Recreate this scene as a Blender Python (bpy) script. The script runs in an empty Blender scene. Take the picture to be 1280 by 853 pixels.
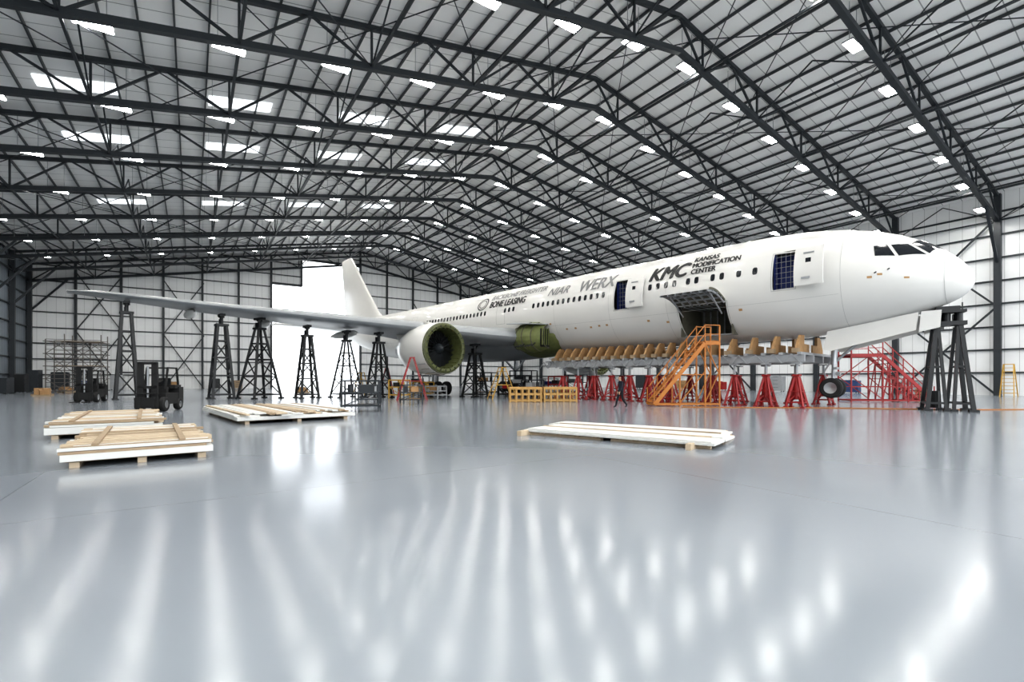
import bpy, math, random
import numpy as np
from mathutils import Vector, Matrix
random.seed(7)
V=Vector
scn=bpy.context.scene
COL=scn.collection

# ------------------------------------------------------------------ materials
def mat(name,col,rough=0.5,metal=0.0,var=0.12,scale=3.0,emit=0,coat=0.0,bump=0.0):
    m=bpy.data.materials.new(name); m.use_nodes=True
    nt=m.node_tree; b=nt.nodes['Principled BSDF']
    b.inputs['Roughness'].default_value=rough
    b.inputs['Metallic'].default_value=metal
    if coat: b.inputs['Coat Weight'].default_value=coat
    if emit:
        b.inputs['Emission Color'].default_value=(*col,1); b.inputs['Emission Strength'].default_value=emit
        b.inputs['Base Color'].default_value=(*col,1); return m
    tc=nt.nodes.new('ShaderNodeTexCoord'); n=nt.nodes.new('ShaderNodeTexNoise')
    n.inputs['Scale'].default_value=scale; n.inputs['Detail'].default_value=4
    nt.links.new(tc.outputs['Object'],n.inputs['Vector'])
    mx=nt.nodes.new('ShaderNodeMix'); mx.data_type='RGBA'
    mx.inputs[6].default_value=(*[c*(1-var) for c in col],1)
    mx.inputs[7].default_value=(*[min(1,c*(1+var)) for c in col],1)
    nt.links.new(n.outputs['Fac'],mx.inputs[0]); nt.links.new(mx.outputs[2],b.inputs['Base Color'])
    if bump:
        bp=nt.nodes.new('ShaderNodeBump'); bp.inputs['Strength'].default_value=bump
        nt.links.new(n.outputs['Fac'],bp.inputs['Height']); nt.links.new(bp.outputs[0],b.inputs['Normal'])
    return m

def seam_mat(name,col,seam,axis,period,width,rough=0.5):
    m=mat(name,col,rough,var=0.04,scale=0.3); nt=m.node_tree; b=nt.nodes['Principled BSDF']
    src=b.inputs['Base Color'].links[0].from_socket
    tc=nt.nodes.new('ShaderNodeTexCoord'); sp=nt.nodes.new('ShaderNodeSeparateXYZ')
    nt.links.new(tc.outputs['Object'],sp.inputs[0])
    md=nt.nodes.new('ShaderNodeMath'); md.operation='PINGPONG'; md.inputs[1].default_value=period/2
    nt.links.new(sp.outputs[axis],md.inputs[0])
    lt=nt.nodes.new('ShaderNodeMath'); lt.operation='LESS_THAN'; lt.inputs[1].default_value=width
    nt.links.new(md.outputs[0],lt.inputs[0])
    mx=nt.nodes.new('ShaderNodeMix'); mx.data_type='RGBA'
    nt.links.new(lt.outputs[0],mx.inputs[0]); nt.links.new(src,mx.inputs[6]); mx.inputs[7].default_value=(*seam,1)
    nt.links.new(mx.outputs[2],b.inputs['Base Color'])
    return m

M_white=mat('aircraft_white',(0.66,0.65,0.62),0.3,var=0.05,scale=0.5,coat=0.25)
M_grey=mat('wing_grey',(0.26,0.275,0.285),0.35,var=0.1,scale=0.6)
M_green=mat('primer_green',(0.15,0.17,0.06),0.6,var=0.45,scale=2.5)
M_dark=mat('dark_glass',(0.012,0.014,0.018),0.12)
M_blue=mat('blue_net',(0.02,0.035,0.16),0.6,var=0.5,scale=12)
M_inter=mat('cargo_interior',(0.10,0.095,0.07),0.7,var=0.4,scale=3)
M_txt=mat('lettering_dark',(0.015,0.015,0.015),0.5)
M_txtg=mat('lettering_grey',(0.22,0.22,0.22),0.5)
M_joint=mat('skin_joint',(0.42,0.42,0.40),0.5)
M_tyre=mat('tyre_rubber',(0.015,0.015,0.015),0.8)
M_metal=mat('bare_metal',(0.45,0.46,0.47),0.35,0.8)
M_steel=mat('dark_structural_steel',(0.022,0.027,0.032),0.5)
M_purlin=mat('purlin_grey',(0.055,0.06,0.065),0.5)
M_black=mat('black_paint',(0.008,0.009,0.010),0.45)
M_red=mat('red_paint',(0.30,0.014,0.014),0.45,var=0.2)
M_orange=mat('orange_paint',(0.42,0.15,0.02),0.5,var=0.2)
M_yellow=mat('yellow_paint',(0.52,0.31,0.05),0.5,var=0.2)
M_wood=mat('pine_lumber',(0.50,0.40,0.28),0.7,var=0.25,scale=5)
M_wood2=mat('brown_plywood',(0.40,0.24,0.11),0.7,var=0.3,scale=4)
M_wood3=mat('aged_lumber',(0.32,0.24,0.155),0.75,var=0.3,scale=5)
M_foam=mat('white_panel',(0.62,0.62,0.59),0.5,var=0.06)
M_lgrey=mat('light_grey_steel',(0.34,0.35,0.36),0.45,0.2)
M_skin=mat('skin',(0.5,0.3,0.2),0.6)
M_cloth=mat('dark_clothing',(0.010,0.011,0.015),0.9)
M_shirt=mat('navy_shirt',(0.012,0.014,0.024),0.9)
M_hair=mat('hair',(0.03,0.02,0.012),0.8)
M_lamp=mat('lamp_lens',(1.0,0.98,0.94),emit=58)
M_sky=mat('skylight_lens',(0.93,0.97,1.0),emit=1.1)
M_scaf=mat('scaffold_tube',(0.14,0.13,0.12),0.5,0.4)
M_pine=mat('yellow_pine',(.48,.29,.10),.7,var=.2)

# ------------------------------------------------------------------ mesh builder
class MB:
    def __init__(s): s.v=[];s.f=[];s.m=[]
    def add(s,vs,fs,m=0):
        o=len(s.v); s.v+= [tuple(v) for v in vs]
        for f in fs: s.f.append([i+o for i in f]); s.m.append(m)
    def frame(s,c,ax,ay,az,m=0):
        c=V(c);vs=[c+ax*i+ay*j+az*k for i in(-1,1) for j in(-1,1) for k in(-1,1)]
        s.add(vs,[(0,1,3,2),(4,6,7,5),(0,4,5,1),(2,3,7,6),(0,2,6,4),(1,5,7,3)],m)
    def box(s,c,sz,m=0,rz=0,rx=0,ry=0):
        R=Matrix.Rotation(rz,3,'Z')@Matrix.Rotation(ry,3,'Y')@Matrix.Rotation(rx,3,'X')
        s.frame(c,R@V((sz[0]/2,0,0)),R@V((0,sz[1]/2,0)),R@V((0,0,sz[2]/2)),m)
    def beam(s,a,b,w,h=None,m=0):
        a=V(a);b=V(b);h=h or w;d=b-a;L=d.length
        if L<1e-5:return
        d/=L;up=V((0,0,1)) if abs(d.z)<.98 else V((0,1,0))
        sd=d.cross(up).normalized();u2=sd.cross(d)
        s.frame((a+b)/2,d*(L/2),sd*(w/2),u2*(h/2),m)
    def cyl(s,a,b,r,r2=None,n=12,m=0,caps=True):
        a=V(a);b=V(b);r2=r if r2 is None else r2
        d=(b-a).normalized();up=V((0,0,1)) if abs(d.z)<.9 else V((1,0,0))
        x=d.cross(up).normalized();y=d.cross(x)
        vs=[];
        for p,rr in((a,r),(b,r2)):
            for i in range(n):
                t=2*math.pi*i/n;vs.append(p+(x*math.cos(t)+y*math.sin(t))*rr)
        fs=[(i,(i+1)%n,n+(i+1)%n,n+i) for i in range(n)]
        if caps: fs+=[tuple(range(n))[::-1],tuple(range(n,2*n))]
        s.add(vs,fs,m)
    def revolve(s,c,prof,n=40,m=0):
        c=V(c);k=len(prof);vs=[]
        for (x,r) in prof:
            for i in range(n):
                t=2*math.pi*i/n;vs.append(c+V((x,r*math.cos(t),r*math.sin(t))))
        fs=[]
        for j in range(k-1):
            for i in range(n):
                fs.append((j*n+i,j*n+(i+1)%n,(j+1)*n+(i+1)%n,(j+1)*n+i))
        s.add(vs,fs,m)
    def grid(s,rows,m=0,closed=False,skip=None):
        nr=len(rows);nc=len(rows[0]);vs=[p for r in rows for p in r];fs=[]
        for j in range(nr-1):
            for i in range(nc if closed else nc-1):
                if skip and skip(j,i):continue
                fs.append((j*nc+i,j*nc+(i+1)%nc,(j+1)*nc+(i+1)%nc,(j+1)*nc+i))
        s.add(vs,fs,m)
    def prism(s,poly,ext,m=0):
        n=len(poly);vs=[V(p) for p in poly]+[V(p)+V(ext) for p in poly]
        fs=[tuple(range(n)),tuple(range(n,2*n))[::-1]]+[(i,i+n,(i+1)%n+n,(i+1)%n) for i in range(n)]
        s.add(vs,fs,m)
    def build(s,name,mats,parent=None,smooth=False,loc=None,rz=0,sharp=None,recalc=True):
        me=bpy.data.meshes.new(name);me.from_pydata(s.v,[],s.f)
        for m in mats:me.materials.append(m)
        me.polygons.foreach_set('material_index',s.m)
        me.update()
        if recalc:
            import bmesh
            bm=bmesh.new();bm.from_mesh(me);bmesh.ops.recalc_face_normals(bm,faces=bm.faces);bm.to_mesh(me);bm.free()
        if smooth:
            me.polygons.foreach_set('use_smooth',[True]*len(me.polygons))
            if sharp: me.set_sharp_from_angle(angle=math.radians(sharp))
        o=bpy.data.objects.new(name,me);COL.objects.link(o)
        if parent:o.parent=parent
        if loc is not None:o.location=loc
        o.rotation_euler=(0,0,rz)
        return o
def dup(o,loc,rz=0):
    n=bpy.data.objects.new(o.name,o.data);COL.objects.link(n);n.location=loc;n.rotation_euler=(0,0,rz);return n

# ------------------------------------------------------------------ hangar frame
CD=V((.832,.5547,0)); RD=V((-.5547,.832,0)); HANG=math.atan2(.5547,.832)
def H(c,r,z): p=CD*c+RD*r; return V((p.x,p.y,z))
CL,CR,CM=-19.,64.3,27.; RB,RF=92.4,-14.; HR,SL=26.2,.181
def roofz(c): return HR-SL*abs(c-CM)
def hb(mb,name,mats,**k): return mb.build(name,mats,rz=HANG,**k)

# floor
fm=mat('epoxy_floor',(0.245,0.27,0.30),0.13,var=0.07,scale=0.25)
nt=fm.node_tree;b=nt.nodes['Principled BSDF']
src=b.inputs['Base Color'].links[0].from_socket
tc=nt.nodes.new('ShaderNodeTexCoord')
mpn=nt.nodes.new('ShaderNodeMapping');mpn.inputs['Location'].default_value=(2.1,1.5,0)
nt.links.new(tc.outputs['Object'],mpn.inputs['Vector'])
br=nt.nodes.new('ShaderNodeTexBrick');br.offset=0;br.inputs['Scale'].default_value=1
br.inputs['Brick Width'].default_value=9.0;br.inputs['Row Height'].default_value=9.0;br.inputs['Mortar Size'].default_value=0.006
br.inputs['Mortar Smooth'].default_value=0
nt.links.new(mpn.outputs[0],br.inputs['Vector'])
mx=nt.nodes.new('ShaderNodeMix');mx.data_type='RGBA'
nt.links.new(br.outputs['Fac'],mx.inputs[0]);nt.links.new(src,mx.inputs[6]);mx.inputs[7].default_value=(.13,.15,.17,1)
nt.links.new(mx.outputs[2],b.inputs['Base Color'])
n2=nt.nodes.new('ShaderNodeTexNoise');n2.inputs['Scale'].default_value=0.35;n2.inputs['Detail'].default_value=6
nt.links.new(tc.outputs['Object'],n2.inputs['Vector'])
mr=nt.nodes.new('ShaderNodeMapRange');mr.inputs['To Min'].default_value=0.12;mr.inputs['To Max'].default_value=0.20
nt.links.new(n2.outputs['Fac'],mr.inputs['Value']);nt.links.new(mr.outputs[0],b.inputs['Roughness'])
b.inputs['Specular IOR Level'].default_value=0.85
mb=MB();mb.box(((CL+CR)/2,(RF+RB)/2,-.15),(CR-CL+1,RB-RF+1,.3));hb(mb,'floor',[fm])
mb=MB();mb.box((16,40,-.45),(700,700,.2));hb(mb,'concrete_apron',[mat('apron_concrete',(.6,.6,.58),.8)])

# walls
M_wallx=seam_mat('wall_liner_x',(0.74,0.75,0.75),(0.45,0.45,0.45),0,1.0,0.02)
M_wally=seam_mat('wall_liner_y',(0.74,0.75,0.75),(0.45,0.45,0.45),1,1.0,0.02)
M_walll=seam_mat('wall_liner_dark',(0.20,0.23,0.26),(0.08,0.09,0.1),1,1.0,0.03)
M_roof=seam_mat('roof_liner',(0.86,0.86,0.85),(0.35,0.35,0.35),1,1.5,0.03)
OA,OB,OC,ZA,ZB=11.6,16.3,26.5,18.1,22.9
def gable(mb,c0,c1,z0):
    cs=[c0]+([CM] if c0<CM<c1 else [])+[c1]
    poly=[(c0,RB,z0),(c1,RB,z0)]+[(c,RB,roofz(c)) for c in cs[::-1]]
    mb.prism(poly,(0,.4,0))
mb=MB();gable(mb,CL,OA,0);gable(mb,OA,OB,ZA);gable(mb,OB,OC,ZB);gable(mb,OC,CR,0)
hb(mb,'wall_back',[M_wallx])
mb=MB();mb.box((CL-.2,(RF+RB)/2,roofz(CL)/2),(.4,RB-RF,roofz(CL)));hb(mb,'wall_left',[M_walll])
mb=MB();mb.box((CR+.2,(RF+RB)/2,roofz(CR)/2),(.4,RB-RF,roofz(CR)));hb(mb,'wall_right',[M_wally])
mb=MB()
for c0,c1 in((CL-.5,CM),(CM,CR+.5)):
    mb.prism([(c0,RF,roofz(c0)),(c1,RF,roofz(c1)),(c1,RF,roofz(c1)+.3),(c0,RF,roofz(c0)+.3)],(0,RB-RF+.5,0))
hb(mb,'ceiling',[M_roof])
mb=MB()
for c in (-8,1,10,19):
    for r in (32.5,40.5,48.5,56.5,64.5):
        if int(c+r)%3==0: continue
        mb.prism([(c,r-.7,roofz(c)-.06),(c+4,r-.7,roofz(c+4)-.06),(c+4,r+.7,roofz(c+4)-.06),(c,r+.7,roofz(c)-.06)],(0,0,.03))
hb(mb,'skylight_panels',[M_sky])

# purlins
mb=MB();c=CL+.6
while c<CR:
    mb.box((c,(RF+RB)/2,roofz(c)-.14),(.09,RB-RF,.2));c+=1.6
hb(mb,'roof_purlins',[M_purlin])
# trusses
frames=[-11.6+8*k for k in range(13)]+[92.0]
mb=MB();NP=24
def tz(c): return roofz(c)-.45
def bz(c): return roofz(c)-2.8
cs=[CL+.4+(CR-CL-.8)*i/NP for i in range(NP+1)]
im=min(range(NP+1),key=lambda i:abs(cs[i]-CM));cs[im]=CM
for r in frames:
    for i in range(NP):
        a,b2=cs[i],cs[i+1]
        mb.beam((a,r,tz(a)),(b2,r,tz(b2)),.26,.28)
        mb.beam((a,r,bz(a)),(b2,r,bz(b2)),.34,.34)
        if i%2==0: mb.beam((a,r,bz(a)),(b2,r,tz(b2)),.13)
        else: mb.beam((a,r,tz(a)),(b2,r,bz(b2)),.13)
        if i%2: mb.beam((b2,r,bz(b2)),(b2,r,tz(b2)),.12)
    for c,sg in((CL+.35,1),(CR-.35,-1)):
        mb.beam((c,r,0),(c,r,roofz(c)-.3),.5,.5)
        mb.beam((c,r,roofz(c)-7),(c+sg*4,r,bz(c+sg*4)),.22)
hb(mb,'roof_trusses',[M_steel])
mb=MB()
for i in range(0,NP+1,2):
    c=cs[i]
    mb.beam((c,RF+4,bz(c)),(c,RB-.5,bz(c)),.13)
    for k in range(len(frames)-2):
        r0,r1=frames[k],frames[k+1]
        if i%4==0:
            mb.beam((c,r0,bz(c)),(c,(r0+r1)/2,tz(c)),.08);mb.beam((c,r1,bz(c)),(c,(r0+r1)/2,tz(c)),.08)
        if i+2<=NP:
            c2=cs[i+2]
            if k%2==(i//2)%2:
                mb.beam((c,r0,tz(c)-.1),(c2,r1,tz(c2)-.1),.05);mb.beam((c2,r0,tz(c2)-.1),(c,r1,tz(c)-.1),.05)
            else:
                mb.beam((c,r0,bz(c)),(c2,r1,bz(c2)),.05)
hb(mb,'roof_bracing',[M_steel])
# wall girts
mb=MB()
def inopen(c0,z):
    return (OA<=c0<OB and z<ZA) or (OB<=c0<OC and z<ZB)
z=2.2
while z<25.5:
    for c0,c1 in((CL,OA),(OA,OB),(OB,OC),(OC,CR)):
        if inopen(c0,z):continue
        lo=max(c0,CM-(HR-z)/SL);hi=min(c1,CM+(HR-z)/SL)
        if hi>lo: mb.beam((lo,RB-.12,z),(hi,RB-.12,z),.18,.15)
    for c in(CL+.12,CR-.12):
        if z<roofz(c): mb.beam((c,RF,z),(c,RB,z),.18,.15)
    z+=2.2
for c in [CL+5.1*k for k in range(1,6)]+[OA-.2,OC+.2]+[OC+5.4*k for k in range(1,7)]:
    mb.beam((c,RB-.3,0),(c,RB-.3,roofz(c)-.4),.3,.36)
mb.beam((OA,RB-.2,ZA+.1),(OB,RB-.2,ZA+.1),.3,.4);mb.beam((OB,RB-.2,ZB+.1),(OC,RB-.2,ZB+.1),.3,.4)
mb.beam((OB,RB-.2,ZA),(OB,RB-.2,ZB),.3,.3)
for c0 in (CL+5.1,CL+15.3,OC+10.8,OC+21.6):
    for z0,z1 in((0,8.5),(8.5,17)):
        mb.beam((c0,RB-.45,z0),(c0+5.3,RB-.45,z1),.14);mb.beam((c0+5.3,RB-.45,z0),(c0,RB-.45,z1),.14)
for c in(CL+.5,CR-.5):
    for k in(3,6,9):
        r0=frames[k]
        for z0,z1 in((0,8.5),(8.5,17)):
            mb.beam((c,r0,z0),(c,r0+8,z1),.16);mb.beam((c,r0+8,z0),(c,r0,z1),.16)
hb(mb,'wall_girts',[M_steel])
# ceiling lights
mb=MB()
for k in range(12):
    r=frames[k]+.6
    for j in range(16):
        c=61-5.4*j
        if c<CL+2:continue
        zz=bz(c)+.1
        mb.box((c,r,zz),(1.55,.62,.12),0)
        mb.box((c,r,zz-.075),(1.45,.54,.03),1)
        for s in(-.5,.5): mb.beam((c+s,r,zz),(c+s,r,roofz(c)-.2),.03,m=0)
hb(mb,'high_bay_lights',[M_lgrey,M_lamp])

# ------------------------------------------------------------------ airliner (local: x aft, y starboard, z up)
NX,NY=22.4,23.2
AD=V((-.677,.736,0)).normalized();SD=V((-AD.y,AD.x,0))
air=bpy.data.objects.new('airliner',None);COL.objects.link(air)
PANG=math.atan2(AD.y,AD.x)
air.location=(NX,NY,0);air.rotation_euler=(0,0,PANG)
def L2W(x,y,z=0): p=V((NX,NY,0))+AD*x+SD*y;return V((p.x,p.y,z))
T=np.array([(0,6.4,6.4,0),(.15,6.93,5.98,.46),(.5,7.45,5.62,.93),(1,7.97,5.35,1.37),(2,8.7,4.97,1.96),(3,9.22,4.7,2.36),
(4,9.6,4.48,2.65),(6,10.07,4.17,2.96),(8,10.27,4.0,3.12),(10.5,10.35,3.95,3.2),(25,10.35,3.95,3.2),(50,10.35,3.95,3.2),(56,10.35,4.4,3.15),(62,10.3,5.6,2.7),
(68,10.0,7.1,1.7),(72,9.5,8.2,.8),(73.5,9.2,8.6,.35)])
S=np.sqrt(T[:,0])
def herm(col,x):
    s=math.sqrt(max(x,0));Y=T[:,col];n=len(S)
    i=min(max(int(np.searchsorted(S,s)-1),0),n-2)
    d=[(Y[k+1]-Y[k])/(S[k+1]-S[k]) for k in range(n-1)]
    def tan(k):
        if k==0:return d[0]
        if k==n-1:return d[-1]
        if d[k-1]*d[k]<=0:return 0
        return 2*d[k-1]*d[k]/(d[k-1]+d[k])
    h=S[i+1]-S[i];t=(s-S[i])/h
    return float((2*t**3-3*t*t+1)*Y[i]+(t**3-2*t*t+t)*h*tan(i)+(-2*t**3+3*t*t)*Y[i+1]+(t**3-t*t)*h*tan(i+1))
def sec(x):
    tp,bt,hw=herm(1,x),herm(2,x),herm(3,x);return (tp+bt)/2,(tp-bt)/2,hw
def fp(x,tdeg,off=0.0):
    zc,rz,hw=sec(x);t=math.radians(tdeg)
    return V((x,(hw+off)*math.cos(t),zc+(rz+off)*math.sin(t)))
xs=sorted(set([0,.01,.03,.07,.12,.2,.3,.42,.58,.75,.95]+[round(1.2+.25*i,2) for i in range(38)]+[7.0,8.05,10.7,13.8,17.6,18.7]+[11+i for i in range(63)]+[73.5]))
ths=sorted(set([-180+6*i for i in range(60)]+[-10,29,-16,-57]))
rects=[(7.0,8.05,-10,29),(17.6,18.7,-10,29),(10.7,13.8,-57,-16)]
def skip(j,i):
    if i>=len(ths)-1:return False
    xm=(xs[j]+xs[j+1])/2;tm=(ths[i]+ths[i+1])/2
    return any(a<xm<b2 and c<tm<d for a,b2,c,d in rects)
mb=MB();mb.grid([[fp(x,t) for t in ths] for x in xs],closed=True,skip=skip)
mb.revolve((73.5,0,8.9),[(0,.35),(.25,.22),(.3,0.01)],n=20)
fus=mb.build('fuselage',[M_white],air,smooth=True)
mb=MB()
def wpatch(mb,x0,x1,t0,t1,off,m=0,n=4):
    rows=[]
    for i in range(n+1):
        x=x0+(x1-x0)*i/n
        rows.append([fp(x,t0+(t1-t0)*j/n,off) for j in range(n+1)])
    mb.grid(rows,m)
def win(x,side=1,z=7.83):
    zc,rz,hw=sec(x);pts=[]
    for k in range(12):
        a=2*math.pi*k/12;ex=.14*math.copysign(abs(math.cos(a))**.6,math.cos(a));ez=.22*math.copysign(abs(math.sin(a))**.6,math.sin(a))
        zz=z+ez;yy=hw*math.sqrt(max(0,1-((zz-zc)/rz)**2))+.012
        pts.append(V((x+ex,yy*side,zz)))
    mb.add(pts,[tuple(range(12))])
def rng(a,b2,st=.56):
    o=[];x=a
    while x<b2: o.append(x);x+=st
    return o
wx=rng(9.0,9.3)+rng(9.9,10.1)+rng(10.9,11.6)+rng(12.5,13.2)+rng(14,16.0,.6)+rng(19.7,27.4)+rng(29.5,31)+rng(33.5,44)+rng(47,58)
for x in wx: win(x);win(x,-1)
mb.build('cabin_windows',[M_dark],air)
mb=MB()
def quadp(cs_,side):
    n=6;rows=[]
    for i in range(n+1):
        u=i/n;r=[]
        for j in range(n+1):
            v=j/n
            x=(1-u)*(1-v)*cs_[0][0]+u*(1-v)*cs_[1][0]+u*v*cs_[2][0]+(1-u)*v*cs_[3][0]
            t=(1-u)*(1-v)*cs_[0][1]+u*(1-v)*cs_[1][1]+u*v*cs_[2][1]+(1-u)*v*cs_[3][1]
            p=fp(x,t,.015);r.append(V((p.x,p.y*side,p.z)))
        rows.append(r)
    mb.grid(rows)
for sd in(1,-1):
    quadp([(1.05,85),(1.52,36),(2.2,49),(1.85,85)],sd)
    quadp([(1.62,32),(2.6,21.5),(2.95,38),(2.34,46)],sd)
    quadp([(2.74,21),(3.5,19),(3.6,33),(3.1,37.5)],sd)
mb.build('cockpit_windows',[M_dark],air,smooth=True)
mb=MB()
for x in(1.0,4.9,14.6,19.2,24.6,34,44,52,58):
    rows=[[fp(x-.01,t,.005) for t in ths],[fp(x+.01,t,.005) for t in ths]];mb.grid(rows,closed=True)
for (x0,x1,t0,t1) in((6.9,8.15,-11.5,30.5),(17.5,18.8,-11.5,30.5),(30.6,31.8,-10,29),(46,47.1,-10,29),(10.6,13.9,-59,-14.5)):
    for a in((x0,x0+.04,t0,t1),(x1-.04,x1,t0,t1),(x0,x1,t0,t0+.7),(x0,x1,t1-.7,t1)): wpatch(mb,*a,.008,n=6)
for t in(-22,50):
    mb.grid([[fp(5+(60-5)*i/60,t,.005) for i in range(61)],[fp(5+(60-5)*i/60,t+.3,.005) for i in range(61)]])
mb.build('skin_joints',[M_joint],air)
mb=MB()
for x,t in((19.5,-30),(20.2,-30),(21,-31),(22.5,-30),(23.4,-30),(16,-30),(14.6,-34),(3.2,-5),(3.6,-8),(2.2,-10),(9.8,-28),(25,-20)):
    wpatch(mb,x,x+.2,t,t+2.6,.012,0)
for x,t in((3.0,2),(3.5,-2)):
    p=fp(x,t);mb.beam(p,p+V((-.1,.22,0)),.05,m=1)
mb.build('placards_and_probes',[M_wood2,M_black],air)
mb=MB()
for x0,x1 in((7.0,8.05),(17.6,18.7)):
    a,b2,z0,z1=x0-.05,x1+.05,6.55,8.72
    mb.box(((a+b2)/2,1.9,(z0+z1)/2),(b2-a,.05,z1-z0),0)
    mb.box(((a+b2)/2,2.3,z0),(b2-a,1.1,.06),2);mb.box(((a+b2)/2,2.2,z1),(b2-a,.9,.06),1)
    mb.box((a,2.2,(z0+z1)/2),(.05,1.0,z1-z0),0);mb.box((b2,2.2,(z0+z1)/2),(.05,1.0,z1-z0),0)
    for k in range(7): mb.beam((a,2.55,z0+.15+.3*k),(b2,2.55,z0+.15+.3*k),.022,m=3)
    for k in range(5): mb.beam((a+.1+.24*k,2.55,z0),(a+.1+.24*k,2.55,z1),.018,m=3)
mb.box((12.25,-.5,5.4),(3.4,.1,2.4),1);mb.box((12.25,.7,4.4),(3.3,2.5,.08),2)
mb.box((12.25,1.2,6.35),(3.4,3.4,.08),1)
for x in(10.6,13.9): mb.box((x,.9,5.4),(.08,2.9,2.1),1)
for k in range(7):
    x=10.8+.48*k;mb.beam((x,-.4,4.5),(x,-.4,6.3),.08,m=3);mb.beam((x,-.4,6.28),(x,2.7,6.28),.07,m=3)
mb.build('door_interiors',[M_blue,M_inter,M_lgrey,M_lgrey],air)
def leaf(mb,x0,x1):
    n=8
    def pt(x,t,o): t=math.radians(t);return V((x,(3.14+o)*math.cos(t)+.42,7.14+(3.14+o)*math.sin(t)))
    out=[[pt(x0+(x1-x0)*i/3,-10+39*j/n,0) for j in range(n+1)] for i in range(4)]
    inn=[[pt(x0+(x1-x0)*i/3,-10+39*j/n,-.16) for j in range(n+1)] for i in range(4)]
    mb.grid(out);mb.grid(inn)
    for i in(0,3): mb.grid([out[i],inn[i]])
    mb.grid([[r[0] for r in out],[r[0] for r in inn]]);mb.grid([[r[-1] for r in out],[r[-1] for r in inn]])
    xc=(x0+x1)/2
    p=pt(xc,13,.01);mb.add([p+V((dx,0,0))+V((0,-.03*s,dz)) for dx,dz,s in((-.13,-.18,-.6),(.13,-.18,-.6),(.13,.18,1.2),(-.13,.18,1.2))],[(0,1,2,3)],1)
    mb.box(pt(xc+.1,-3,.03),(.4,.04,.1),2);mb.box(pt(xc,22,.03),(.5,.04,.07),2)
    for zz in(7.0,8.1): mb.beam((x1+.05,3.0,zz),(xc,3.3,zz),.09,m=2)
mb=MB();leaf(mb,5.5,6.85);leaf(mb,16.2,17.5);mb.build('entry_door_leaves',[M_white,M_dark,M_lgrey],air,smooth=True,sharp=35)
mb=MB()
n=8
def cp(x,s,o):
    return V((x,3.05+2.2*s,6.3+.5*math.sin(s*2.0)+o))
o1=[[cp(10.7+3.1*i/3,j/n,.12) for j in range(n+1)] for i in range(4)]
o2=[[cp(10.7+3.1*i/3,j/n,0) for j in range(n+1)] for i in range(4)]
mb.grid(o1,0);mb.grid(o2,1)
for i in(0,3):mb.grid([o1[i],o2[i]],1)
mb.grid([[r[-1] for r in o1],[r[-1] for r in o2]],0)
for i in range(7):
    x=10.8+3.0*i/6
    for j in range(n): mb.beam(cp(x,j/n,-.06),cp(x,(j+1)/n,-.06),.06,.12,m=2)
for j in(2,4,6): mb.beam(cp(10.7,j/n,-.06),cp(13.8,j/n,-.06),.05,.1,m=2)
for x in(11,13.5): mb.beam((x,2.9,5.6),cp(x,.7,-.05),.07,m=2)
mb.build('cargo_door',[M_white,M_inter,M_lgrey],air)

def lettering(name,body,xl,z,size,mtl,width=None,shear=.25,bold=.02):
    import bmesh
    cu=bpy.data.curves.new(name,'FONT');cu.body=body;cu.size=size;cu.shear=shear
    o=bpy.data.objects.new(name,cu);COL.objects.link(o);bpy.context.view_layer.update()
    dg=bpy.context.evaluated_depsgraph_get();me=bpy.data.meshes.new_from_object(o.evaluated_get(dg))
    bpy.data.objects.remove(o)
    bm=bmesh.new();bm.from_mesh(me);bmesh.ops.triangulate(bm,faces=bm.faces)
    for _ in range(3):
        es=[e for e in bm.edges if e.calc_length()>.2]
        if es: bmesh.ops.subdivide_edges(bm,edges=es,cuts=1);bmesh.ops.triangulate(bm,faces=bm.faces)
    bm.verts.ensure_lookup_table();bm.verts.index_update()
    w=max(v.co.x for v in bm.verts);k=(width/w) if width else 1
    vs=[];fs=[]
    for n_,(dx,dz) in enumerate(((0,0),(bold,0),(-bold,0),(0,bold*.6),(0,-bold*.6))):
        o_=len(vs)
        for v in bm.verts:
            x=xl-v.co.x*k+dx;zz=z+v.co.y+dz;zc,rz,hw=sec(x)
            vs.append((x,hw*math.sqrt(max(0,1-((zz-zc)/rz)**2))+.03+.003*n_,zz))
        for f in bm.faces: fs.append([v.index+o_ for v in f.verts])
    bm.free()
    m2=bpy.data.meshes.new(name);m2.from_pydata(vs,[],fs);m2.materials.append(mtl)
    ob=bpy.data.objects.new(name,m2);COL.objects.link(ob);ob.parent=air
lettering('logo_lettering','KMC',16.0,8.25,1.3,M_txt,2.9,.3,.07)
lettering('name_lettering_1','KANSAS',12.95,9.14,.46,M_txt,1.6,0,.025)
lettering('name_lettering_2','MODIFICATION',12.95,8.71,.46,M_txt,3.0,0,.025)
lettering('name_lettering_3','CENTER',12.95,8.28,.46,M_txt,1.6,0,.025)
lettering('name_lettering_4','WERX',22.3,8.4,1.3,M_txtg,3.5,.15,.04)
lettering('name_lettering_5','NIAR',25.6,8.5,.95,M_txtg,2.3,.3,.02)
lettering('name_lettering_6','BACKBONE FREIGHTER',33.2,9.08,.68,M_txtg,7.2,0,.02)
lettering('name_lettering_7','BONE LEASING',33.0,8.3,.85,M_txt,4.8,0,.04)
mb=MB()
def ring(xc,zc_,a,b_,k0=0,k1=24,th=.84):
    for k in range(k0,k1):
        t0,t1=2*math.pi*k/24,2*math.pi*(k+1)/24
        q=[]
        for t,rr in((t0,1),(t1,1),(t1,th),(t0,th)):
            zz=zc_+b_*rr*math.sin(t);x=xc+a*rr*math.cos(t);z0,rz,hw=sec(x)
            q.append((x,hw*math.sqrt(1-((zz-z0)/rz)**2)+.03,zz))
        mb.add(q,[(0,1,2,3)])
ring(34.2,8.8,.75,.62);ring(34.2,8.8,.5,.4)
mb.build('emblem',[M_txt],air)

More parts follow.
